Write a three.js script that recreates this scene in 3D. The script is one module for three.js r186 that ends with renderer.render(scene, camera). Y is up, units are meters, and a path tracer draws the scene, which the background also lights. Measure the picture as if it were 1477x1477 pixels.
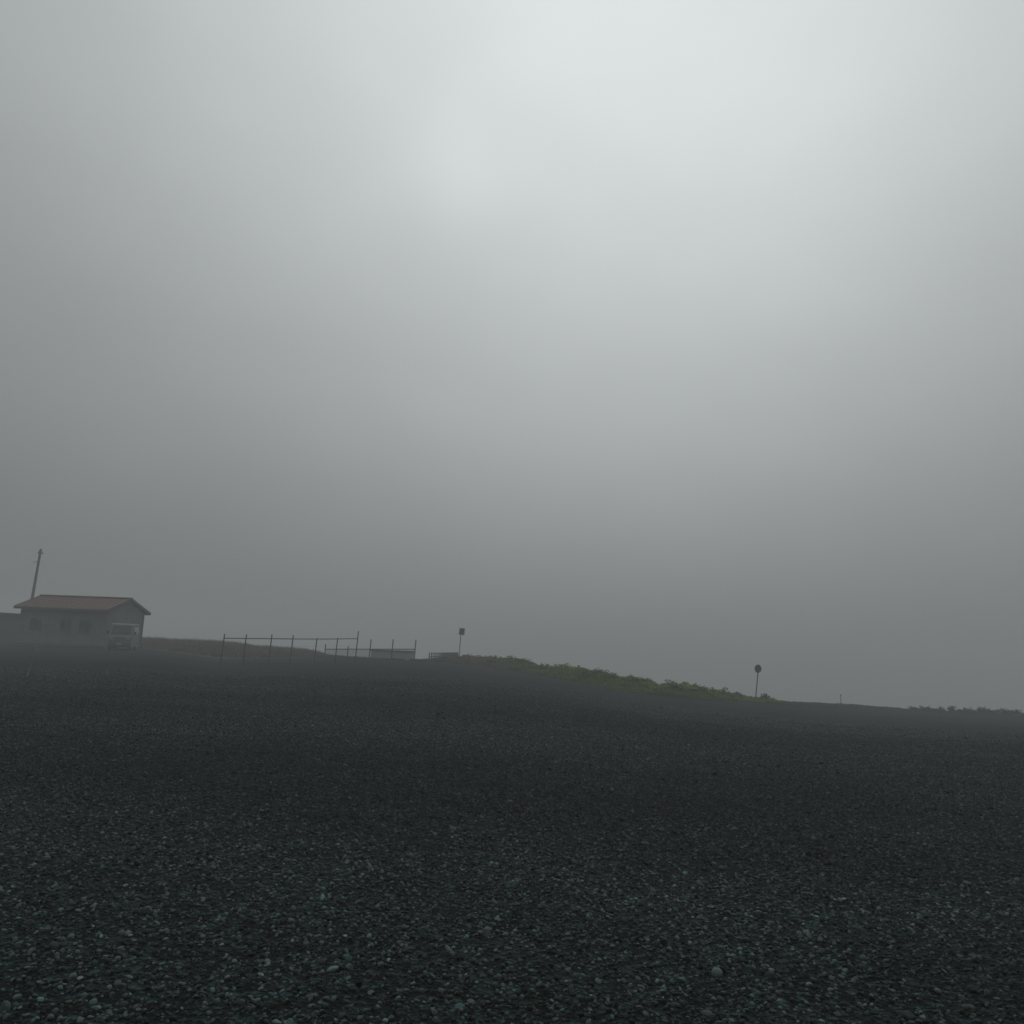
import * as THREE from 'three';
import { mergeGeometries } from 'three/addons/utils/BufferGeometryUtils.js';
import { RoundedBoxGeometry } from 'three/addons/geometries/RoundedBoxGeometry.js';

// ---------------------------------------------------------------- camera, sky, sun, exposure
const scene = new THREE.Scene();
const W0 = 1477, HFOV = 66, PITCH = 9.8, ROLL = 2.5, EYE = 1.6;
const camera = new THREE.PerspectiveCamera(HFOV, 1, 0.1, 9000);
camera.rotation.order = 'YXZ';
camera.rotation.set(PITCH * Math.PI / 180, 0, ROLL * Math.PI / 180);
camera.position.set(0, EYE, 0);
camera.updateMatrixWorld(true);

const renderer = new THREE.WebGLRenderer({ antialias: true });
renderer.toneMapping = THREE.LinearToneMapping;
renderer.toneMappingExposure = 1.0;
renderer.shadowMap.enabled = true;

// fog-filtered sun: ahead of the camera, behind a thick bright veil
const SUN_EL = 42 * Math.PI / 180, SUN_AZ = 9 * Math.PI / 180;
const sunDir = new THREE.Vector3(Math.sin(SUN_AZ) * Math.cos(SUN_EL), Math.sin(SUN_EL), -Math.cos(SUN_AZ) * Math.cos(SUN_EL));
const sun = new THREE.DirectionalLight(new THREE.Color(1, 0.97, 0.92), 0.5);
sun.position.copy(sunDir).multiplyScalar(200);
sun.castShadow = true; sun.shadow.radius = 24;
sun.shadow.mapSize.set(2048, 2048);
Object.assign(sun.shadow.camera, { left: -110, right: 110, top: 110, bottom: -110, near: 1, far: 500 });
scene.add(sun); scene.add(sun.target);

function hash(x, y, z) { let h = (x * 374761393 + y * 668265263 + z * 2147483647) | 0; h = Math.imul(h ^ (h >>> 13), 1274126177); return ((h ^ (h >>> 16)) >>> 0) / 4294967296; }
function vnoise(x, y, z = 0) {
  const xi = Math.floor(x), yi = Math.floor(y), zi = Math.floor(z), f = t => t * t * (3 - 2 * t);
  const u = f(x - xi), v = f(y - yi), w = f(z - zi), L = (a, b, t) => a + (b - a) * t, H = (a, b, c) => hash(xi + a, yi + b, zi + c);
  return L(L(L(H(0, 0, 0), H(1, 0, 0), u), L(H(0, 1, 0), H(1, 1, 0), u), v), L(L(H(0, 0, 1), H(1, 0, 1), u), L(H(0, 1, 1), H(1, 1, 1), u), v), w);
}
const fbm = (x, y, z = 0, n = 4) => { let s = 0, a = 0.5, t = 0; for (let i = 0; i < n; i++) { s += a * vnoise(x, y, z); t += a; x = x * 2.03 + 7.1; y = y * 2.03 + 3.7; z = z * 2.03 + 1.3; a *= 0.5; } return s / t; };
let seed = 12345;
const rnd = () => { seed = (Math.imul(seed, 1664525) + 1013904223) >>> 0; return seed / 4294967296; };
const rr = (a, b) => a + (b - a) * rnd();
const smooth = (a, b, x) => { const t = Math.min(1, Math.max(0, (x - a) / (b - a))); return t * t * (3 - 2 * t); };

{ // overcast, fog-bound sky, brighter upward and around the hidden sun
  const w = 512, h = 256, d = new Float32Array(w * h * 4), v = new THREE.Vector3(), veil = new THREE.Vector3(-0.075, 0.55, -0.83).normalize();
  for (let j = 0; j < h; j++) for (let i = 0; i < w; i++) {
    const el = ((j + 0.5) / h - 0.5) * Math.PI, az = ((i + 0.5) / w - 0.5) * 2 * Math.PI;   // u = atan2(z, x) / 2pi + 0.5
    v.set(Math.cos(el) * Math.cos(az), Math.sin(el), Math.cos(el) * Math.sin(az));
    const g = Math.acos(Math.min(1, Math.max(-1, v.dot(sunDir)))) * 180 / Math.PI;
    const up = Math.max(0, Math.sin(el));
    const b = Math.acos(Math.min(1, Math.max(-1, v.dot(veil)))) * 180 / Math.PI;      // one small thin spot in the veil
    let L = 0.146 + 0.32 * up + 0.455 * Math.exp(-Math.pow(g / 30, 2)) + 0.05 * Math.exp(-Math.pow(b / (1.6 + 2.6 * fbm(v.x * 14, v.y * 14, v.z * 9, 2)), 2));
    L *= 1 + (0.16 * (fbm(v.x * 2.3 + 5, v.y * 4.6, v.z * 2.3 + 9, 4) - 0.5) + 0.06 * (fbm(v.x * 9 + 2, v.y * 17, v.z * 9, 3) - 0.5)) * smooth(0, 0.2, up);
    const k = (j * w + i) * 4, warm = Math.exp(-Math.pow(g / 40, 2));
    d[k] = L * (0.94 + 0.015 * warm); d[k + 1] = L * 1.005; d[k + 2] = L * (1.03 - 0.02 * warm); d[k + 3] = 1;
  }
  const sky = new THREE.DataTexture(d, w, h, THREE.RGBAFormat, THREE.FloatType);
  sky.mapping = THREE.EquirectangularReflectionMapping; sky.magFilter = sky.minFilter = THREE.LinearFilter; sky.wrapS = THREE.RepeatWrapping; sky.needsUpdate = true;
  scene.background = sky; scene.environment = sky;
}
scene.fog = new THREE.FogExp2(new THREE.Color(0.935, 0.97, 0.965), 0.0054);

// ---------------------------------------------------------------- helpers
const FPX = W0 / 2 / Math.tan(HFOV / 2 * Math.PI / 180);
const _q = camera.quaternion.clone();
function at(u, py, d) {                      // photo pixel + forward distance in metres -> world point
  const v = new THREE.Vector3((u - W0 / 2) / FPX, -(py - W0 / 2) / FPX, -1).applyQuaternion(_q);
  return v.multiplyScalar(d / -v.z).add(camera.position);
}
const used = {};
function numbered(n) { used[n] = (used[n] ?? -1) + 1; return used[n] ? `${n}_${String(used[n]).padStart(3, '0')}` : n; }
function tag(o, label, category, group, kind) { o.userData = { ...o.userData, label, category }; if (group) o.userData.group = group; if (kind) o.userData.kind = kind; return o; }
function shade(o) { o.traverse(m => { if (m.isMesh) { m.castShadow = m.receiveShadow = true; } }); return o; }
function mesh(name, geo, mat, parent) { const m = new THREE.Mesh(geo, mat); m.name = name; m.castShadow = m.receiveShadow = true; if (parent) parent.add(m); return m; }
function thing(name, label, category, pos, turn = 0, group) { const g = new THREE.Group(); g.name = numbered(name); g.position.copy(pos); g.rotation.y = turn; tag(g, label, category, group); scene.add(g); return g; }
const std = (r, g, b, rough = 0.85, extra = {}) => new THREE.MeshStandardMaterial({ color: new THREE.Color().setRGB(r, g, b), roughness: rough, ...extra });
const box = (w, h, d, x, y, z) => new THREE.BoxGeometry(w, h, d).translate(x, y, z);
function rod(a, b, r, r2 = r, n = 8) {       // tapered round bar between two points
  const v = b.clone().sub(a), g = new THREE.CylinderGeometry(r2, r, v.length(), n);
  g.applyQuaternion(new THREE.Quaternion().setFromUnitVectors(new THREE.Vector3(0, 1, 0), v.clone().normalize()));
  const m = a.clone().add(b).multiplyScalar(0.5); return g.translate(m.x, m.y, m.z);
}
const V = (x, y, z) => new THREE.Vector3(x, y, z);

// ---------------------------------------------------------------- terrain
// rim of the gravel lot and crest of the bank behind it, as (photo column, photo row, forward metres, height of what grows there)
const rimPx = [[-700, 896, 74], [-300, 914, 72], [0, 929, 68], [150, 934, 66], [213, 936, 66], [318, 950, 60], [410, 950, 60], [512, 950, 62], [597, 953, 62], [640, 955, 64], [690, 961, 62], [739, 967, 60], [820, 981, 52], [900, 998, 47], [1000, 1007, 48], [1092, 1013, 52], [1213, 1021, 58], [1330, 1026, 60], [1477, 1033, 60], [1900, 1048, 60]];
const crestPx = [[-700, 884, 92, 0.5], [-300, 902, 92, 0.5], [0, 912, 90, 0.6], [213, 917, 85, 0.7], [318, 921, 85, 0.7], [380, 928, 85, 0.6], [440, 934, 82, 0.5], [480, 942, 78, 0.35], [520, 947, 72, 0.3], [597, 951, 70, 0.25], [620, 949, 70, 0.2], [640, 946, 70, 0.2], [665, 944, 72, 0.25], [690, 947, 72, 0.3], [735, 949, 68, 0.35], [765, 954, 64, 0.35], [790, 961, 60, 0.35], [830, 963, 56, 0.4], [870, 968, 53, 0.4], [900, 976, 52, 0.4], [960, 986, 52, 0.4], [1040, 997, 55, 0.35], [1092, 1004, 58, 0.3], [1130, 1009, 60, 0.15], [1213, 1014, 64, 0.1], [1290, 1019, 66, 0.1], [1330, 1022, 68, 0.25], [1477, 1026, 68, 0.3], [1900, 1043, 68, 0.3]];
function table(list, col) {                  // -> rows [azimuth, radius, height, growth]
  return list.map(([u, y, d, g = 0]) => { const p = at(u, y, d); return [Math.atan2(p.x, -p.z), Math.hypot(p.x, p.z), p.y - g, g]; });
}
const RIM = table(rimPx), CREST = table(crestPx);
function look(T, a, k) {
  if (a <= T[0][0]) return T[0][k];
  for (let i = 1; i < T.length; i++) if (a <= T[i][0]) { const t = (a - T[i - 1][0]) / (T[i][0] - T[i - 1][0]), s = t * t * (3 - 2 * t); return T[i - 1][k] + (T[i][k] - T[i - 1][k]) * (0.5 * t + 0.5 * s); }
  return T[T.length - 1][k];
}
const rimR = a => look(RIM, a, 1) + 1.6 * (fbm(a * 40, 3.3, 0, 3) - 0.5) + 0.5 * (vnoise(a * 260, 8.8) - 0.5);
const crestR = a => Math.max(rimR(a) + 3, look(CREST, a, 1));
function hGravel(a, r) {
  const x = Math.sin(a) * r, z = -Math.cos(a) * r, t = smooth(7, look(RIM, a, 1), r), wrap = 1 - smooth(0.75, 1.4, Math.abs(a));
  return look(RIM, a, 2) * t * wrap + (0.05 * (fbm(x * 0.35, z * 0.35) - 0.5) + 0.035 * (fbm(x * 1.7 + 9, z * 1.7, 0, 3) - 0.5)) * smooth(0, 3, r);
}
function hBank(a, r) {
  const R = rimR(a), C = crestR(a), x = Math.sin(a) * r, z = -Math.cos(a) * r, wrap = 1 - smooth(0.75, 1.4, Math.abs(a));
  const hr = hGravel(a, R), hc = look(CREST, a, 2) * wrap;
  if (r <= C) return hr + (hc - hr) * smooth(R - 0.5, C + 0.5, r) + 0.12 * (fbm(x * 0.9, z * 0.9, 5, 3) - 0.5) * smooth(R, R + 2, r);
  const e = r - C;
  return hc + 0.12 * (fbm(x * 0.9, z * 0.9, 5, 3) - 0.5) - 30 * smooth(-25, 230, e) + 30 * smooth(-25, 230, 0);
}
const hAt = (x, z) => { const a = Math.atan2(x, -z), r = Math.hypot(x, z); return r < rimR(a) ? hGravel(a, r) : hBank(a, r); };
function onGround(u, py, d, sink = 0) { const p = at(u, py, d); p.y = hAt(p.x, p.z) - sink; return p; }

function sheet(name, angles, radiusAt, rows, height, tint, mat) {
  const n = angles.length, pos = new Float32Array(n * rows * 3), uv = new Float32Array(n * rows * 2), col = new Float32Array(n * rows * 3), idx = [];
  for (let j = 0; j < rows; j++) for (let i = 0; i < n; i++) {
    const a = angles[i], r = radiusAt(a, j / (rows - 1)), x = Math.sin(a) * r, z = -Math.cos(a) * r, k = j * n + i;
    pos.set([x, height(a, r), z], k * 3); uv.set([x, z], k * 2); col.set(tint(x, z, a, r), k * 3);
    if (i && j) idx.push(k, k - n, k - 1, k - 1, k - n, k - n - 1);
  }
  const g = new THREE.BufferGeometry();
  g.setAttribute('position', new THREE.BufferAttribute(pos, 3)); g.setAttribute('uv', new THREE.BufferAttribute(uv, 2)); g.setAttribute('color', new THREE.BufferAttribute(col, 3));
  g.setIndex(idx); g.computeVertexNormals();
  const m = mesh(name, g, mat, scene); m.userData.kind = 'structure'; return m;
}
const angles = []; for (let a = -Math.PI; a < -0.85; a += 0.05) angles.push(a); for (let a = -0.85; a < 0.85; a += 0.0032) angles.push(a); for (let a = 0.85; a < Math.PI; a += 0.05) angles.push(a); angles.push(Math.PI);

// crushed-stone speckle used where single stones are too small to tell apart
function speckle(size, cells, lo, hi, sd) {
  const d = new Uint8Array(size * size * 4), b = new Uint8Array(size * size * 4), px = [], cs = size / cells;
  for (let j = 0; j < cells; j++) for (let i = 0; i < cells; i++) px.push([(i + hash(i, j, sd)) * cs, (j + hash(i, j, sd + 1)) * cs, hash(i, j, sd + 2)]);
  for (let y = 0; y < size; y++) for (let x = 0; x < size; x++) {
    const ci = Math.floor(x / cs), cj = Math.floor(y / cs); let d1 = 1e9, d2 = 1e9, id = 0;
    for (let dj = -1; dj <= 1; dj++) for (let di = -1; di <= 1; di++) {
      const ii = (ci + di + cells) % cells, jj = (cj + dj + cells) % cells, p = px[jj * cells + ii];
      const ex = Math.abs(x - p[0]), ey = Math.abs(y - p[1]), q = Math.hypot(Math.min(ex, size - ex), Math.min(ey, size - ey));
      if (q < d1) { d2 = d1; d1 = q; id = p[2]; } else if (q < d2) d2 = q;
    }
    const v = lo + (hi - lo) * id * id, k = (y * size + x) * 4, n = 1 + 0.25 * (hash(x, y, 77) - 0.5);
    const hue = hash(Math.floor(id * 9999), 3, 5);
    d[k] = Math.min(255, v * n * (0.7 + 0.12 * hue)); d[k + 1] = Math.min(255, v * n); d[k + 2] = Math.min(255, v * n * (1.02 - 0.05 * hue)); d[k + 3] = 255;
    b[k] = b[k + 1] = b[k + 2] = Math.min(255, 255 * Math.min(1, (d2 - d1) / cs * 1.6) * (0.4 + 0.6 * id)); b[k + 3] = 255;
  }
  const T = (arr, srgb) => { const t = new THREE.DataTexture(arr, size, size); t.wrapS = t.wrapT = THREE.RepeatWrapping; t.magFilter = THREE.LinearFilter; t.minFilter = THREE.LinearMipmapLinearFilter; t.generateMipmaps = true; if (srgb) t.colorSpace = THREE.SRGBColorSpace; t.needsUpdate = true; t.repeat.set(1 / 3.1, 1 / 3.1); return t; };
  return [T(d, true), T(b, false)];
}
const [gMap, gBump] = speckle(1024, 90, 12, 58, 11);
const gravelMat = new THREE.MeshPhysicalMaterial({ map: gMap, bumpMap: gBump, bumpScale: 0.02, roughness: 1, specularIntensity: 0.2, vertexColors: true });
const bankMat = new THREE.MeshPhysicalMaterial({ color: new THREE.Color().setRGB(0.05, 0.052, 0.032), roughness: 1, specularIntensity: 0.1, vertexColors: true });
const damp = (x, z) => (0.8 + 0.75 * smooth(0.3, 0.75, fbm(x * 0.11 + 57, z * 0.2 + 12, 0, 5))) * (0.7 + 0.6 * fbm(x * 0.8, z * 1.1 + 4, 0, 3));
const gravelTint = (x, z) => { const q = damp(x, z), w = vnoise(x * 0.23 + 40, z * 0.2); return [q * (0.86 + 0.08 * w), q, q * (1.0 - 0.03 * w)]; };
sheet('gravel_lot', angles, (a, t) => (rimR(a) + 0.6) * Math.pow(t, 1.9), 280, (a, r) => r > rimR(a) ? hGravel(a, r) - 0.05 * smooth(rimR(a), rimR(a) + 0.6, r) : hGravel(a, r), gravelTint, gravelMat);
sheet('bank_slope', angles, (a, t) => t < 0.6 ? rimR(a) + 0.02 + (crestR(a) - rimR(a)) * t / 0.6 : crestR(a) + 330 * Math.pow((t - 0.6) / 0.4, 2), 70, hBank,
  (x, z, a) => { const n = 0.6 + 0.8 * fbm(x * 0.6, z * 0.6, 2), gr = smooth(-0.1, 0.05, a) * (1 - smooth(0.3, 0.38, a)), dk = smooth(0.3, 0.36, a); return [n * (1 - 0.35 * gr - 0.35 * dk), n * (1 - 0.15 * dk), n * (1 - 0.2 * gr)]; }, bankMat);

{ // the sea below the bluff, lost in the fog
  const g = new THREE.RingGeometry(60, 5000, 96, 24).rotateX(-Math.PI / 2).translate(0, -24, 0);
  const sea = mesh('sea', g, std(0.03, 0.045, 0.05, 0.35), scene); sea.userData.kind = 'structure';
}

// ---------------------------------------------------------------- loose stones on the lot
{
  const variants = [];
  for (let v = 0; v < 7; v++) {
    const g = new THREE.IcosahedronGeometry(1, 1), p = g.attributes.position, q = new THREE.Vector3();
    const cuts = []; for (let c = 0; c < 7; c++) cuts.push([V(rr(-1, 1), rr(-1, 1), rr(-1, 1)).normalize(), rr(0.5, 0.85)]);
    for (let i = 0; i < p.count; i++) {
      q.fromBufferAttribute(p, i);
      for (const [n, d] of cuts) { const e = q.dot(n) - d; if (e > 0) q.addScaledVector(n, -e); }
      p.setXYZ(i, q.x, q.y, q.z);
    }
    g.deleteAttribute('uv'); g.computeVertexNormals(); variants.push(g);
  }
  const mat = new THREE.MeshPhysicalMaterial({ color: 0xffffff, roughness: 0.75, specularIntensity: 0.35 });
  const lists = variants.map(() => []);
  const N = 560000, rMin = 2.6, rMax = 36, aMax = 0.72;
  for (let i = 0; i < N; i++) {
    const r = Math.pow(Math.pow(rMin, 1.45) + rnd() * (Math.pow(rMax, 1.45) - Math.pow(rMin, 1.45)), 1 / 1.45), a = rr(-aMax, aMax);
    let s = Math.min(0.03, 0.0052 * Math.exp(rr(-0.35, 1.05) * 1.0) * (1 + 0.022 * r)); if (rnd() < 0.02) s *= rr(1.3, 2.2);
    lists[i % 7].push([a, r, s]);
  }
  const M = new THREE.Matrix4(), Q = new THREE.Quaternion(), E = new THREE.Euler(), c = new THREE.Color();
  variants.forEach((g, v) => {
    const im = new THREE.InstancedMesh(g, mat, lists[v].length); im.name = numbered('loose_gravel');
    lists[v].forEach(([a, r, s], i) => {
      const x = Math.sin(a) * r, z = -Math.cos(a) * r;
      E.set(rr(-0.7, 0.7), rr(0, 6.28), rr(-0.7, 0.7)); Q.setFromEuler(E);
      M.compose(V(x, hGravel(a, r) + s * rr(-0.05, 0.55), z), Q, V(s * rr(0.8, 1.35), s * rr(0.5, 0.85), s * rr(0.75, 1.2)));
      im.setMatrixAt(i, M);
      const b = (0.008 + 0.085 * Math.pow(rnd(), 2.6) + (rnd() < 0.06 ? 0.09 * rnd() : 0)) * damp(x, z), w = rnd();
      c.setRGB(b * (0.6 + 0.18 * w), b, b * (0.97 - 0.06 * w)); im.setColorAt(i, c);
    });
    im.castShadow = im.receiveShadow = true;
    tag(im, 'dark grey crushed stone spread over the open lot', 'gravel', 'crushed stone of the lot', 'stuff');
    scene.add(im);
  });
}

// ---------------------------------------------------------------- growth on the bank
function leafBlade(len, wid, bend, yaw, lift, out) {        // one bent leaf: four triangles
  const p = [], n = 3, cy = Math.cos(yaw), sy = Math.sin(yaw);
  for (let i = 0; i <= n; i++) {
    const t = i / n, ang = lift - bend * t, rad = len * t * Math.cos(ang), y = len * t * Math.sin(ang), w = wid * Math.sin(Math.PI * Math.min(0.97, 0.12 + 0.85 * t));
    p.push([rad * cy - w * sy, y, rad * sy + w * cy], [rad * cy + w * sy, y, rad * sy - w * cy]);
  }
  for (let i = 0; i < n; i++) { const a = p[2 * i], b = p[2 * i + 1], c = p[2 * i + 2], d = p[2 * i + 3]; for (const q of [a, b, c, b, d, c]) out.push([q[0], q[1], q[2]]); }
  return out;
}
function fromTris(pts) { const g = new THREE.BufferGeometry(); g.setAttribute('position', new THREE.BufferAttribute(new Float32Array(pts.flat()), 3)); g.computeVertexNormals(); return g; }
function weedGeo(leaves) {                                  // broad-leaved weed, about 1 m tall before scaling
  const out = [];
  for (let i = 0; i < leaves; i++) { const base = [rr(-0.25, 0.25), rr(0.05, 0.75), rr(-0.25, 0.25)], t = []; leafBlade(rr(0.25, 0.5), rr(0.08, 0.16), rr(0.4, 1.3), rr(0, 6.28), rr(0.2, 1.2), t); t.forEach(q => out.push([q[0] + base[0], q[1] + base[1], q[2] + base[2]])); }
  return fromTris(out);
}
function tuftGeo(blades) {                                  // grass tuft, about 1 m tall before scaling
  const out = [];
  for (let i = 0; i < blades; i++) { const bx = rr(-0.12, 0.12), bz = rr(-0.12, 0.12), t = []; leafBlade(rr(0.6, 1.05), rr(0.008, 0.018), rr(0.1, 0.9), rr(0, 6.28), rr(1.05, 1.5), t); t.forEach(q => out.push([q[0] + bx, q[1], q[2] + bz])); }
  return fromTris(out);
}
const leafMat = new THREE.MeshPhysicalMaterial({ color: 0xffffff, roughness: 0.9, side: THREE.DoubleSide, transmission: 0.3, thickness: 0, specularIntensity: 0.15 });
const grassMat = new THREE.MeshPhysicalMaterial({ color: 0xffffff, roughness: 1, specularIntensity: 0.15, side: THREE.DoubleSide });
function scatter(name, geos, mat, label, category, n, place, colour) {
  geos.forEach((g, gi) => {
    const im = new THREE.InstancedMesh(g, mat, n), M = new THREE.Matrix4(), Q = new THREE.Quaternion(), c = new THREE.Color();
    im.name = numbered(name);
    for (let i = 0; i < n; i++) {
      const [a, r, s, w = s] = place(), x = Math.sin(a) * r, z = -Math.cos(a) * r;
      Q.setFromEuler(new THREE.Euler(rr(-0.15, 0.15), rr(0, 6.28), rr(-0.15, 0.15)));
      M.compose(V(x, (r < rimR(a) ? hGravel(a, r) : hBank(a, r)) - 0.03, z), Q, V(w, s, w)); im.setMatrixAt(i, M);
      colour(c, x, z, a); im.setColorAt(i, c);
    }
    im.castShadow = im.receiveShadow = true; tag(im, label, category, null, 'stuff'); if (geos.length > 1) im.userData.group = label; scene.add(im);
  });
}
const azOf = u => Math.atan2(at(u, 950, 60).x, 60);
// green weeds on the low bank in the middle
scatter('green_weeds', [weedGeo(16), weedGeo(13), weedGeo(18)], leafMat, 'low green broad-leaved weeds covering the bank by the round sign', 'weeds', 4200, () => {
  const a = rr(azOf(668), azOf(1128)), R = rimR(a), C = crestR(a), t = rnd(), r = R + 0.1 + (C + 2.5 - R) * t;
  const g = look(CREST, a, 3), s = Math.max(0.12, g * rr(0.55, 1.15) * (0.55 + 0.45 * smooth(0, 0.5, t)) * (0.35 + 1.3 * vnoise(Math.sin(a) * r * 0.8, r * 0.8)) * (rnd() < 0.04 ? 1.5 : 1));
  return [a, r, s, s * 1.25];
}, (c, x, z, a) => { const d = smooth(azOf(690), azOf(840), a), k = (0.6 + 0.8 * fbm(x * 0.7, z * 0.7, 3)) * rr(0.75, 1.25), y = rnd() * 0.25; c.setRGB((0.06 + 0.16 * y) * k, (0.085 + 0.07 * d) * k, (0.018 - 0.012 * d) * k); });
// short dark growth along the rim to the right
scatter('dark_ground_cover', [weedGeo(12)], leafMat, 'short dark ground cover on the low rim around the thin marker pole', 'weeds', 4500, () => {
  const a = rr(azOf(1100), azOf(1560)), R = rimR(a), C = crestR(a), t = rnd(), r = R - 0.5 + (C + 1.5 - R) * t, s = rr(0.05, 0.14) * (1 + 1.0 * smooth(azOf(1300), azOf(1400), a) * smooth(0.5, 0.8, t));
  return [a, r, s, s * 2];
}, (c, x, z) => { const k = (0.6 + 0.8 * fbm(x * 0.7, z * 0.7, 3)) * rr(0.75, 1.25); c.setRGB(0.038 * k, 0.043 * k, 0.03 * k); });
// tall dry grass behind the house and fences
scatter('dry_grass', [tuftGeo(22), tuftGeo(26)], grassMat, 'tall dry brownish grass beyond the house and post fence', 'grass', 7500, () => {
  const a = rr(azOf(-160), azOf(520)), R = rimR(a), C = crestR(a), t = Math.sqrt(rnd()), r = R + (C + 2 - R) * t, g = look(CREST, a, 3);
  return [a, r, g * rr(0.6, 1.25) * (0.5 + 0.5 * t) * (0.7 + 0.6 * vnoise(Math.sin(a) * r * 0.6, r * 0.5)), g * 1.5];
}, (c, x, z) => { const k = (0.6 + 0.8 * fbm(x * 0.5, z * 0.5, 3)) * rr(0.8, 1.2); c.setRGB(0.066 * k, 0.07 * k, 0.046 * k); });
// thin grass between the second fence and the square sign
scatter('short_grass', [tuftGeo(18)], grassMat, 'short olive grass on the rise below the square sign', 'grass', 3200, () => {
  const a = rr(azOf(500), azOf(720)), R = rimR(a), C = crestR(a), t = rnd(), r = R + (C + 2 - R) * t;
  return [a, r, rr(0.12, 0.32), 0.4];
}, (c, x, z) => { const k = (0.6 + 0.8 * fbm(x * 0.5, z * 0.5, 3)) * rr(0.8, 1.2); c.setRGB(0.062 * k, 0.066 * k, 0.04 * k); });

// single bushes that break the skyline
function bushGeo(w, h, n) {                                  // stems that fork out from the root, leaves along them, ragged outline
  const out = [], st = [], m = 13;
  for (let k = 0; k < m; k++) {
    const yaw = rr(0, 6.28), sp = rr(0.1, 0.62) * w, top = h * rr(0.45, 1.12) * (1 - 0.35 * sp / w), a = V(rr(-0.08, 0.08), -0.05, rr(-0.08, 0.08)), e = V(Math.cos(yaw) * sp, top, Math.sin(yaw) * sp);
    st.push(rod(a, e, 0.011, 0.004, 5));
    for (let i = 0; i < n / m; i++) {
      const f = Math.sqrt(rr(0.08, 1)), c = a.clone().lerp(e, f), t = [], j = 0.1 * w;
      leafBlade(rr(0.08, 0.2), rr(0.018, 0.05), rr(0.1, 1.2), rr(0, 6.28), rr(-0.2, 1.4), t);
      const o = [c.x + rr(-j, j), Math.max(0.01, c.y + rr(-0.08, 0.06) * h), c.z + rr(-j, j)];
      t.forEach(q => out.push([q[0] + o[0], q[1] + o[1], q[2] + o[2]]));
    }
  }
  return [fromTris(out), mergeGeometries(st)];
}
const leafy = (a, b, c) => new THREE.MeshPhysicalMaterial({ color: new THREE.Color().setRGB(a, b, c), roughness: 0.9, specularIntensity: 0.15, side: THREE.DoubleSide });
const bushLeafDull = leafy(0.055, 0.062, 0.036), bushLeafGreen = leafy(0.06, 0.115, 0.01), stemMat = std(0.06, 0.05, 0.035, 0.9);
function bush(name, u, py, d, w, h, leaf, label, group) {
  const p = onGround(u, py, d, 0.02), t = thing(name, label, 'bush', p, rr(0, 6), group), [cr, st] = bushGeo(w, h, Math.round(260 + 160 * w));
  mesh('crown', cr, leaf, t); mesh('stem', st, stemMat, t);
}
for (const [u, d, w, h] of [[1318, 67, 0.7, 0.34], [1337, 66, 1.0, 0.5], [1358, 67, 0.8, 0.42], [1373, 66, 0.6, 0.56], [1393, 67, 1.1, 0.5], [1418, 66, 0.9, 0.62], [1434, 67, 0.8, 0.36], [1452, 66, 1.1, 0.55], [1468, 67, 0.9, 0.5], [1327, 66, 0.9, 0.28], [1349, 67, 1.1, 0.34], [1384, 67, 1.0, 0.3], [1406, 66, 1.2, 0.34], [1427, 66, 1.0, 0.4], [1442, 67, 1.2, 0.34], [1461, 67, 1.2, 0.3]])
  bush('low_bush', u, 1024, d, w, h, bushLeafDull, 'low dull green bush along the rim past the thin marker pole', 'bushes along the bare rim');
for (const [u, d, w, h] of [[711, 70, 0.9, 0.5], [741, 67, 0.8, 0.42], [785, 60, 0.8, 0.55], [866, 53, 1.1, 0.6], [914, 52, 0.7, 0.6], [937, 52, 0.9, 0.55], [964, 52, 0.8, 0.5], [998, 53, 1.0, 0.5], [1035, 54, 1.0, 0.5], [1062, 56, 0.8, 0.42]])
  bush('green_bush', u, 960, d, w, h, bushLeafGreen, 'leafy green bush standing out of the weeds on the bank', 'bushes on the weedy bank');
bush('green_bush', 1103, 1006, 58, 0.8, 0.5, bushLeafGreen, 'rounded bush just beside the foot of the round sign');

// ---------------------------------------------------------------- house
const plaster = (() => {
  const s = 256, d = new Uint8Array(s * s * 4);
  for (let y = 0; y < s; y++) for (let x = 0; x < s; x++) { const k = (y * s + x) * 4, n = 0.78 + 0.3 * fbm(x / 40, y / 16, 4, 4) - 0.12 * Math.pow(vnoise(x / 5, y / 90, 9), 3), v = Math.min(255, 122 * n); d[k] = v * 0.97; d[k + 1] = v; d[k + 2] = v * 0.97; d[k + 3] = 255; }
  const t = new THREE.DataTexture(d, s, s); t.wrapS = t.wrapT = THREE.RepeatWrapping; t.magFilter = THREE.LinearFilter; t.colorSpace = THREE.SRGBColorSpace; t.repeat.set(0.25, 0.25); t.needsUpdate = true; return t;
})();
const rust = (() => {
  const s = 256, d = new Uint8Array(s * s * 4);
  for (let y = 0; y < s; y++) for (let x = 0; x < s; x++) { const k = (y * s + x) * 4, n = fbm(x / 30, y / 50, 14, 4), m = fbm(x / 9, y / 9, 24, 3); d[k] = 72 + 34 * n; d[k + 1] = 55 + 32 * m * n; d[k + 2] = 49 + 30 * m * n; d[k + 3] = 255; }
  const t = new THREE.DataTexture(d, s, s); t.wrapS = t.wrapT = THREE.RepeatWrapping; t.magFilter = THREE.LinearFilter; t.colorSpace = THREE.SRGBColorSpace; t.repeat.set(0.2, 0.2); t.needsUpdate = true; return t;
})();
const wallMat = new THREE.MeshStandardMaterial({ map: plaster, roughness: 0.9 }), roofMat = new THREE.MeshStandardMaterial({ map: rust, roughness: 0.65 });
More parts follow.
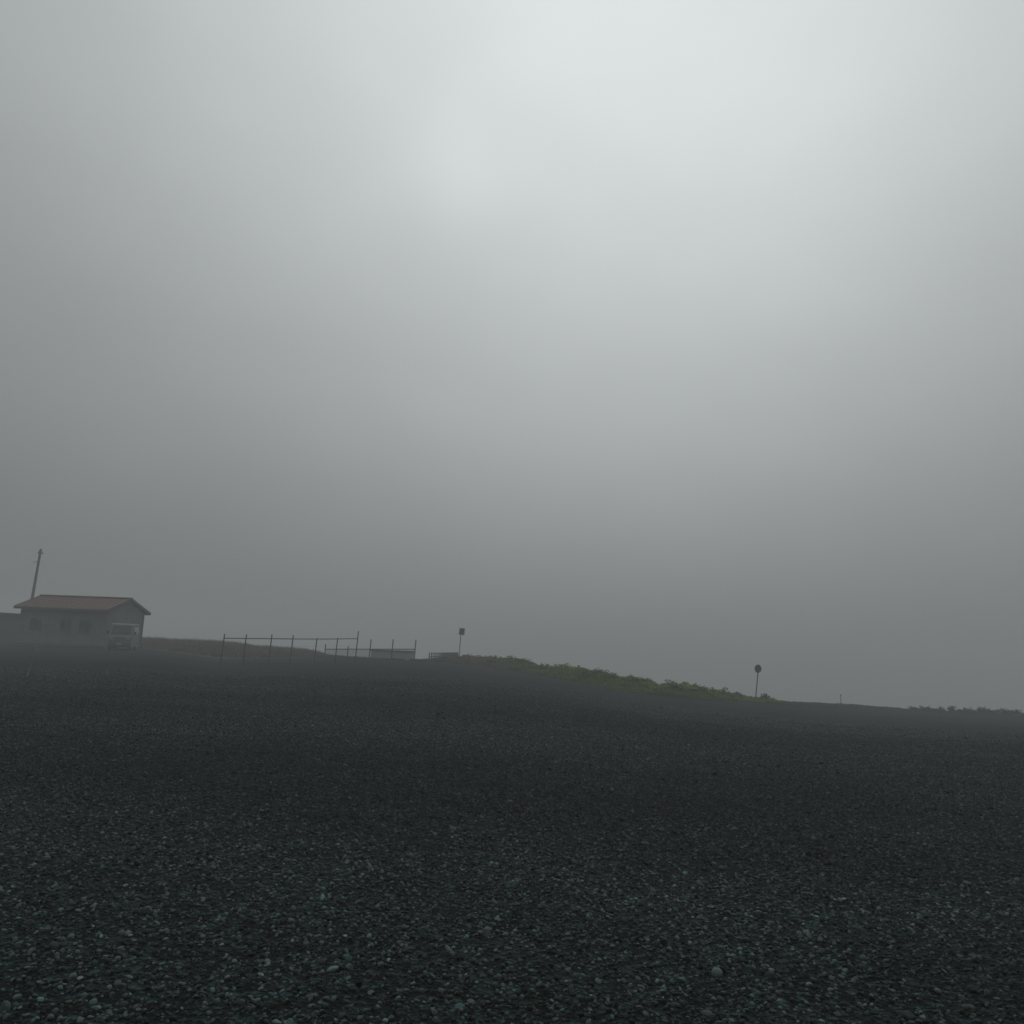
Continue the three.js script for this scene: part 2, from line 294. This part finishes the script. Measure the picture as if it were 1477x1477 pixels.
const trimMat = std(0.07, 0.065, 0.06, 0.7), frameMat = std(0.07, 0.075, 0.075, 0.6), glassMat = new THREE.MeshPhysicalMaterial({ color: 0xffffff, roughness: 0.05, transmission: 1, thickness: 0, ior: 1.5 });
const concrete = std(0.08, 0.08, 0.078, 0.95), steel = std(0.12, 0.125, 0.125, 0.55, { metalness: 0.5 }), timber = std(0.09, 0.08, 0.07, 0.9);
const HL = 7.7, HG = 4.5, WALL = 2.9, RISE = 0.86, TH = 0.16;
const housePos = at(150, 933, 62);
{
  const h = thing('house', 'small single-storey pale house with faded red gable roof', 'house', housePos, -0.169);
  // local frame: near corner at the origin, long front along -x (facing +z), gable end along -z (facing +x)
  const wins = [[-6.2, 1.0, 0.85], [-3.55, 1.0, 0.9], [-1.85, 1.1, 0.95]], sill = 1.1;
  mesh('foundation', box(HL + 0.1, 0.75, HG + 0.1, -HL / 2, -0.32, -HG / 2), concrete, h);
  const front = new THREE.Shape([[-HL, 0.05], [0, 0.05], [0, WALL], [-HL, WALL]].map(p => new THREE.Vector2(...p)));
  for (const [x, w, hh] of wins) front.holes.push(new THREE.Path([[x - w / 2, sill], [x - w / 2, sill + hh], [x + w / 2, sill + hh], [x + w / 2, sill]].map(p => new THREE.Vector2(...p))));
  mesh('front_wall', new THREE.ExtrudeGeometry(front, { depth: TH, bevelEnabled: false }).translate(0, 0, -TH), wallMat, h);
  const gable = new THREE.Shape([[0, 0.05], [HG - 2 * TH, 0.05], [HG - 2 * TH, WALL], [HG / 2 - TH, WALL + RISE - 0.07], [0, WALL]].map(p => new THREE.Vector2(...p)));
  for (const x of [0, -HL + TH]) mesh('gable_wall', new THREE.ExtrudeGeometry(gable, { depth: TH, bevelEnabled: false }).rotateY(Math.PI / 2).translate(x - TH, 0, -TH), wallMat, h);
  mesh('back_wall', box(HL, WALL - 0.05, TH, -HL / 2, (WALL + 0.05) / 2, -HG + TH / 2), wallMat, h);
  mesh('ceiling', box(HL - 2 * TH - 0.02, 0.06, HG - 2 * TH - 0.02, -HL / 2, WALL - 0.2, -HG / 2), wallMat, h);
  for (const [x, w, hh] of wins) {
    const f = mesh('window', mergeGeometries([box(w, 0.06, 0.08, x, sill + 0.03, -0.06), box(w, 0.06, 0.08, x, sill + hh - 0.03, -0.06), box(0.06, hh - 0.12, 0.08, x - w / 2 + 0.03, sill + hh / 2, -0.06), box(0.06, hh - 0.12, 0.08, x + w / 2 - 0.03, sill + hh / 2, -0.06)]), frameMat, h);
    for (const s of [-1, 1]) mesh('pane', new THREE.PlaneGeometry(w / 2 - 0.08, hh - 0.12).translate(x + s * (w / 4 - 0.01), sill + hh / 2, -0.06), glassMat, f);
    mesh('mullion', box(0.05, hh - 0.12, 0.06, x, sill + hh / 2, -0.06), frameMat, f);
    mesh('sill', box(w + 0.12, 0.05, 0.14, x, sill - 0.028, 0.05), frameMat, f);
  }
  const ov = 0.45, og = 0.28, half = HG / 2 + ov, slope = Math.atan2(RISE, HG / 2), len = half / Math.cos(slope);
  for (const s of [1, -1]) {
    const slab = mesh('roof', new THREE.BoxGeometry(HL + 2 * og, 0.09, len).rotateX(s * slope).translate(-HL / 2, WALL + RISE - half * Math.tan(slope) / 2 + 0.07, -HG / 2 + s * half / 2), roofMat, h);
    const ribs = [];
    for (let i = 0; i <= 18; i++) mesh('roof_rib', ribGeo(s, -HL - og + 0.02 + i * (HL + 2 * og - 0.04) / 18), roofMat, slab);
  }
  function ribGeo(s, x) { return new THREE.BoxGeometry(0.035, 0.05, len - 0.02).rotateX(s * slope).translate(x, WALL + RISE - half * Math.tan(slope) / 2 + 0.135, -HG / 2 + s * half / 2); }
  mesh('ridge_cap', new RoundedBoxGeometry(HL + 2 * og + 0.04, 0.12, 0.34, 2, 0.05).translate(-HL / 2, WALL + RISE + 0.13, -HG / 2), roofMat, h);
  const eaveY = WALL + RISE - half * Math.tan(slope) + 0.03;
  mesh('fascia', box(HL + 2 * og - 0.02, 0.16, 0.03, -HL / 2, eaveY - 0.02, -HG / 2 + half + 0.03), trimMat, h);
  mesh('fascia', box(HL + 2 * og - 0.02, 0.16, 0.03, -HL / 2, eaveY - 0.02, -HG / 2 - half - 0.03), trimMat, h);
  for (const s of [1, -1]) mesh('barge_board', new THREE.BoxGeometry(0.035, 0.2, len).rotateX(s * slope).translate(og + 0.022, WALL + RISE - half * Math.tan(slope) / 2 + 0.03, -HG / 2 + s * half / 2), trimMat, h);
  const dp = mesh('downpipe', rod(V(0.06, 0.1, -HG + 0.06), V(0.06, WALL + 0.1, -HG + 0.06), 0.04, 0.04, 10), trimMat, h);
  mesh('bracket', box(0.05, 0.04, 0.12, 0.02, 1.6, -HG + 0.06), trimMat, dp);
}
{ // flat-roofed shed beside the house
  const p = onGround(-16, 925, 70, 0.1), s = thing('shed', 'dark flat-roofed shed beside the left end of the pale house', 'shed', p, -0.12);
  mesh('wall', new RoundedBoxGeometry(3.4, 2.65, 3.2, 2, 0.03).translate(0, 1.32, 0), std(0.085, 0.08, 0.085, 0.9), s);
  mesh('roof', box(3.8, 0.12, 3.6, 0, 2.72, 0), trimMat, s);
  const d = mesh('door', box(0.9, 1.95, 0.05, 0.6, 1.05, 1.62), std(0.12, 0.115, 0.12, 0.8), s);
  mesh('handle', box(0.03, 0.12, 0.05, 0.95, 1.05, 1.66), steel, d);
}
{ // pale van in front of the gable end
  const p = onGround(177, 931, 59.2), v = thing('parked_van', 'pale boxy van parked in front of the house gable end', 'van', p, 0.3);
  const paint = std(0.09, 0.095, 0.082, 0.6), gl = std(0.015, 0.016, 0.018, 0.08), tyre = std(0.02, 0.02, 0.02, 0.9), rim = std(0.25, 0.25, 0.25, 0.4, { metalness: 0.6 });
  // profile (z forward toward +z, y up), extruded across the width
  const prof = new THREE.Shape([[-1.7, 0.32], [1.55, 0.32], [1.66, 0.45], [1.64, 0.95], [1.42, 1.12], [0.95, 1.82], [0.7, 1.9], [-1.55, 1.9], [-1.68, 1.75], [-1.74, 0.8]].map(q => new THREE.Vector2(...q)));
  const body = new THREE.ExtrudeGeometry(prof, { depth: 1.4, bevelEnabled: true, bevelSize: 0.05, bevelThickness: 0.06, bevelSegments: 3 }).translate(0, 0, -0.7).rotateY(-Math.PI / 2);
  mesh('body', body, paint, v);
  const ws = new THREE.BufferGeometry(); ws.setAttribute('position', new THREE.BufferAttribute(new Float32Array([-0.66, 1.17, 1.445, 0.66, 1.17, 1.445, 0.6, 1.76, 1.05, -0.66, 1.17, 1.445, 0.6, 1.76, 1.05, -0.6, 1.76, 1.05].map((q, i) => i % 3 === 2 ? q + 0.035 : i % 3 === 1 ? q + 0.02 : q)), 3)); ws.computeVertexNormals();
  mesh('windscreen', ws, gl, v);
  for (const s of [-1, 1]) {
    for (const [z, w] of [[0.45, 0.8], [-0.45, 0.85], [-1.25, 0.5]]) mesh('side_window', box(0.02, 0.5, w, s * 0.765, 1.45, z), gl, v);
    mesh('headlight', new RoundedBoxGeometry(0.28, 0.17, 0.06, 2, 0.025).translate(s * 0.54, 0.85, 1.7), std(0.22, 0.22, 0.22, 0.2), v);
    for (const z of [1.05, -1.1]) { const w = mesh('wheel', new THREE.CylinderGeometry(0.29, 0.29, 0.2, 24).rotateZ(Math.PI / 2).translate(s * 0.67, 0.28, z), tyre, v); mesh('rim', new THREE.CylinderGeometry(0.17, 0.17, 0.02, 20).rotateZ(Math.PI / 2).translate(s * 0.78, 0.28, z), rim, w); }
    const m = mesh('mirror', new RoundedBoxGeometry(0.14, 0.2, 0.08, 2, 0.02).translate(s * 0.9, 1.28, 1.18), tyre, v); mesh('arm', box(0.1, 0.03, 0.03, s * 0.8, 1.22, 1.18), tyre, m);
  }
  mesh('bumper', new RoundedBoxGeometry(1.5, 0.24, 0.14, 2, 0.04).translate(0, 0.43, 1.69), std(0.06, 0.06, 0.06, 0.7), v);
  mesh('number_plate', box(0.33, 0.16, 0.015, 0, 0.47, 1.77), std(0.25, 0.25, 0.24, 0.6), v);
}
{ // utility pole behind the house
  const top = at(59, 792, 82), foot = onGround(33, 940, 82, 0.4), t = thing('utility_pole', 'tall thin utility pole rising behind the pale house', 'pole', foot);
  const d = top.clone().sub(foot);
  mesh('shaft', rod(V(0, 0, 0), d, 0.17, 0.11, 12), timber, t);
  const y = d.clone().multiplyScalar(0.955);
  const arm = mesh('crossarm', box(0.56, 0.09, 0.09, y.x + 0.12, y.y, y.z + 0.12), timber, t);
  for (const s of [-0.22, 0.22]) mesh('insulator', new THREE.CylinderGeometry(0.035, 0.045, 0.14, 8).translate(y.x + 0.12 + s, y.y + 0.12, y.z + 0.12), concrete, arm);
  const z = d.clone().multiplyScalar(0.86); mesh('step_bracket', box(0.5, 0.06, 0.06, z.x - 0.2, z.y, z.z + 0.13), timber, t);
}

// ---------------------------------------------------------------- fences
{ // first fence: seven posts, one high rail, two strands of wire
  const posts = [[318, 914, 43], [350, 915, 44.5], [387, 915, 46], [418, 916, 47.5], [453, 920, 49], [483, 920, 50.5], [512, 910, 52]];
  const P = posts.map(([u, y, d]) => [onGround(u, 955, d, 0.15), at(u + 0.7, y, d)]);
  const o = P[0][0].clone(), t = thing('post_fence', 'open post fence with one high rail at the gravel edge', 'fence', o);
  const lean = P.map(([a, b]) => { const n = b.clone(); n.x = a.x + 0.035 * (b.y - a.y); n.z = a.z; return n; });
  P.forEach(([a], i) => { mesh('post', rod(a.clone().sub(o), lean[i].clone().sub(o), 0.038, 0.033, 8), timber, t); });
  const rail = [[318, 920.3], [350, 920.8], [387, 921], [418, 921.4], [453, 921.6], [483, 921.4], [512, 921]].map(([u, y], i) => { const q = lean[i].clone(); q.y = at(u, y, posts[i][2]).y; q.z += 0.06; return q.sub(o); });
  for (let i = 0; i < 6; i++) mesh('rail', rod(rail[i], rail[i + 1], 0.028, 0.028, 8), timber, t);
  for (const dy of [-0.45, -0.9]) for (let i = 0; i < 6; i++) mesh('wire', rod(rail[i].clone().add(V(0, dy, 0)), rail[i + 1].clone().add(V(0, dy, 0)), 0.003, 0.003, 5), steel, t);
}
{ // second fence: rail-topped wire mesh enclosure
  const posts = [[467, 929, 61], [500, 932, 60.5], [532, 922, 60], [564, 922, 60], [597, 922.5, 60]];
  const feet = posts.map(([u, y, d]) => onGround(u, 955, d, 0.15)), o = feet[0].clone();
  const t = thing('mesh_fence', 'low wire mesh fence with tall thin posts past the post fence', 'fence', o);
  const tops = posts.map(([u, y, d], i) => { const q = feet[i].clone(); q.y = at(u, y, d).y; q.x += 0.03 * (q.y - feet[i].y); return q; });
  posts.forEach((_, i) => mesh('post', rod(feet[i].clone().sub(o), tops[i].clone().sub(o), 0.045, 0.04, 8), steel, t));
  const railP = posts.map(([u, y, d], i) => { const q = feet[i].clone(); q.y = at(u, 936.2, d).y; q.x += 0.02; q.z += 0.06; return q.sub(o); });
  for (let i = 0; i < 4; i++) {
    mesh('rail', rod(railP[i], railP[i + 1], 0.035, 0.035, 8), steel, t);
    const a = railP[i], b = railP[i + 1], hgt = a.y - (feet[i].y - o.y) - 0.2, n = Math.round(a.distanceTo(b) / 0.11), w = [];
    const m = Math.round(hgt / 0.11), pt = (p, q) => V(a.x + (b.x - a.x) * p / n, a.y + (b.y - a.y) * p / n - q * hgt / m, a.z + (b.z - a.z) * p / n);
    for (let s = -m; s <= n; s++) for (const up of [0, 1]) { const p0 = Math.max(0, s), p1 = Math.min(n, s + m); if (p1 > p0) { const q0 = p0 - s, q1 = p1 - s; w.push(rod(pt(p0, up ? m - q0 : q0), pt(p1, up ? m - q1 : q1), 0.009, 0.009, 3)); } }
    const g = mesh('wire_mesh', mergeGeometries(w), steel, t); g.userData.kind = 'stuff';
  }
}
{ // low pale block behind the mesh fence
  const p = onGround(566, 953, 64, 0.2), top = at(566, 938, 64).y - p.y, t = thing('low_shelter', 'low pale grey shelter behind the right half of the mesh fence', 'shelter', p, 0.03);
  mesh('wall', new RoundedBoxGeometry(3.2, top - 0.08, 1.8, 2, 0.03).translate(0, (top - 0.08) / 2, 0), std(0.42, 0.44, 0.43, 0.9), t);
  mesh('roof', new RoundedBoxGeometry(3.4, 0.08, 2.0, 2, 0.02).translate(0, top - 0.038, 0), std(0.09, 0.095, 0.095, 0.8), t);
}
{ // short picket railing left of the square sign
  const us = [619, 622.4, 625.6, 628.6, 631.6, 634.2, 636.2, 638, 639.8, 641.5, 643.2, 644.8, 646.4, 648, 649.5, 651, 652.5, 654, 655.5, 657, 658.5, 660], P = us.map((u, i) => onGround(u, 950, 68 + i * 0.16, 0.1));
  const o = P[0].clone(), t = thing('picket_railing', 'short picket railing on the rise beside the square sign', 'railing', o);
  const tops = P.map((p, i) => { const q = p.clone(); q.y = at(us[i], 942.2 - 0.012 * (us[i] - 619), 68 + i * 0.16).y; return q; });
  P.forEach((p, i) => mesh('picket', rod(p.clone().sub(o), tops[i].clone().sub(o), 0.05, 0.05, 8), std(0.1, 0.1, 0.115, 0.7), t));
  for (const dy of [0.02, -0.28]) mesh('rail', rod(tops[0].clone().sub(o).add(V(0, dy, 0.06)), tops[tops.length - 1].clone().sub(o).add(V(0, dy, 0.06)), 0.035, 0.035, 8), std(0.1, 0.1, 0.115, 0.7), t);
}

// ---------------------------------------------------------------- signs and stakes
const signBack = std(0.1, 0.105, 0.11, 0.5, { metalness: 0.3 }), poleMat = std(0.07, 0.072, 0.075, 0.6, { metalness: 0.3 });
function sign(name, label, foot, top, make, turn) {
  const t = thing(name, label, 'sign', foot, 0), d = top.clone().sub(foot);
  mesh('pole', rod(V(0, 0, 0), d, 0.04, 0.036, 12), poleMat, t);
  const dir = d.clone().normalize(), q = new THREE.Quaternion().setFromUnitVectors(V(0, 1, 0), dir);
  make(t, d, q, turn);
}
sign('round_sign', 'round sign on a slightly leaning pole above the weedy bank', onGround(1089, 1010, 57, 0.35), (() => { const p = onGround(1089, 1010, 57); const q = at(1094.2, 960, 57); q.z = p.z; return q; })(), (t, d, q) => {
  const c = d.clone().multiplyScalar(0.92);
  const disc = mesh('disc', new THREE.CylinderGeometry(0.28, 0.28, 0.02, 40).rotateX(Math.PI / 2).rotateY(0.35).applyQuaternion(q).translate(c.x, c.y, c.z - 0.06), signBack, t);
  mesh('edge_rim', new THREE.TorusGeometry(0.28, 0.013, 8, 40).rotateY(0.35).applyQuaternion(q).translate(c.x, c.y, c.z - 0.06), poleMat, disc);
  for (const s of [-0.12, 0.12]) mesh('bracket', box(0.2, 0.035, 0.03, c.x, c.y + s, c.z - 0.035), poleMat, disc);
});
sign('square_sign', 'square sign panel on a bent pole behind the picket railing', onGround(662, 945, 72, 0.3), (() => { const q = at(664.6, 917, 72), p = onGround(662, 945, 72); q.z = p.z; return q; })(), (t, d, q) => {
  const e = d.clone().add(V(0.1, 0.55, 0));
  mesh('upper_pole', rod(d, e, 0.038, 0.034, 12), poleMat, t);
  const c = d.clone().add(V(0.08, 0.38, -0.06));
  const p = mesh('panel', new RoundedBoxGeometry(0.5, 0.6, 0.025, 3, 0.012).rotateZ(-0.08).translate(c.x, c.y, c.z), signBack, t);
  for (const s of [-0.17, 0.17]) mesh('bracket', box(0.36, 0.035, 0.03, c.x, c.y + s, c.z + 0.028), poleMat, p);
});
{
  const foot = onGround(1213, 1015, 63, 0.15), t = thing('marker_pole', 'thin marker pole with tiny cap on the bare rim', 'pole', foot), y = at(1213, 1002.5, 63).y - foot.y;
  mesh('shaft', rod(V(0, 0, 0), V(0, y, 0), 0.028, 0.024, 8), poleMat, t); mesh('cap', box(0.16, 0.05, 0.05, 0, y, 0), poleMat, t);
}
const pale = std(0.2, 0.22, 0.2, 0.8), brown = std(0.08, 0.075, 0.065, 0.9);
function stake(u, py, d, h, leanX, mat, label, group) {
  const p = onGround(u, py, d, 0.08), t = thing('marker_stake', label, 'stake', p, 0, group);
  const e = V(leanX, h + 0.08, 0);
  mesh('shaft', rod(V(0, 0, 0), e, 0.022, 0.018, 7), mat, t); mesh('tip', new THREE.ConeGeometry(0.02, 0.05, 7).translate(e.x, e.y + 0.022, e.z), mat, t);
}
stake(38.5, 975, 26, 0.5, 0.12, pale, 'thin leaning stake alone on the open gravel before the house');
stake(52, 941, 52, 0.34, -0.08, pale, 'short pale stake on the gravel below the leftmost house window');
stake(154, 936, 58, 0.5, 0.02, pale, 'pale upright stake by the front corner of the house');
stake(193, 934, 58.5, 0.5, 0.02, pale, 'pale upright stake on the far side of the parked van');
for (const u of [813.5, 818.5]) stake(u, 965, 57.5, 0.62, 0.02, brown, 'dark stub post poking out of the weeds on the crest', 'pair of stub posts on the bank');

renderer.render(scene, camera);
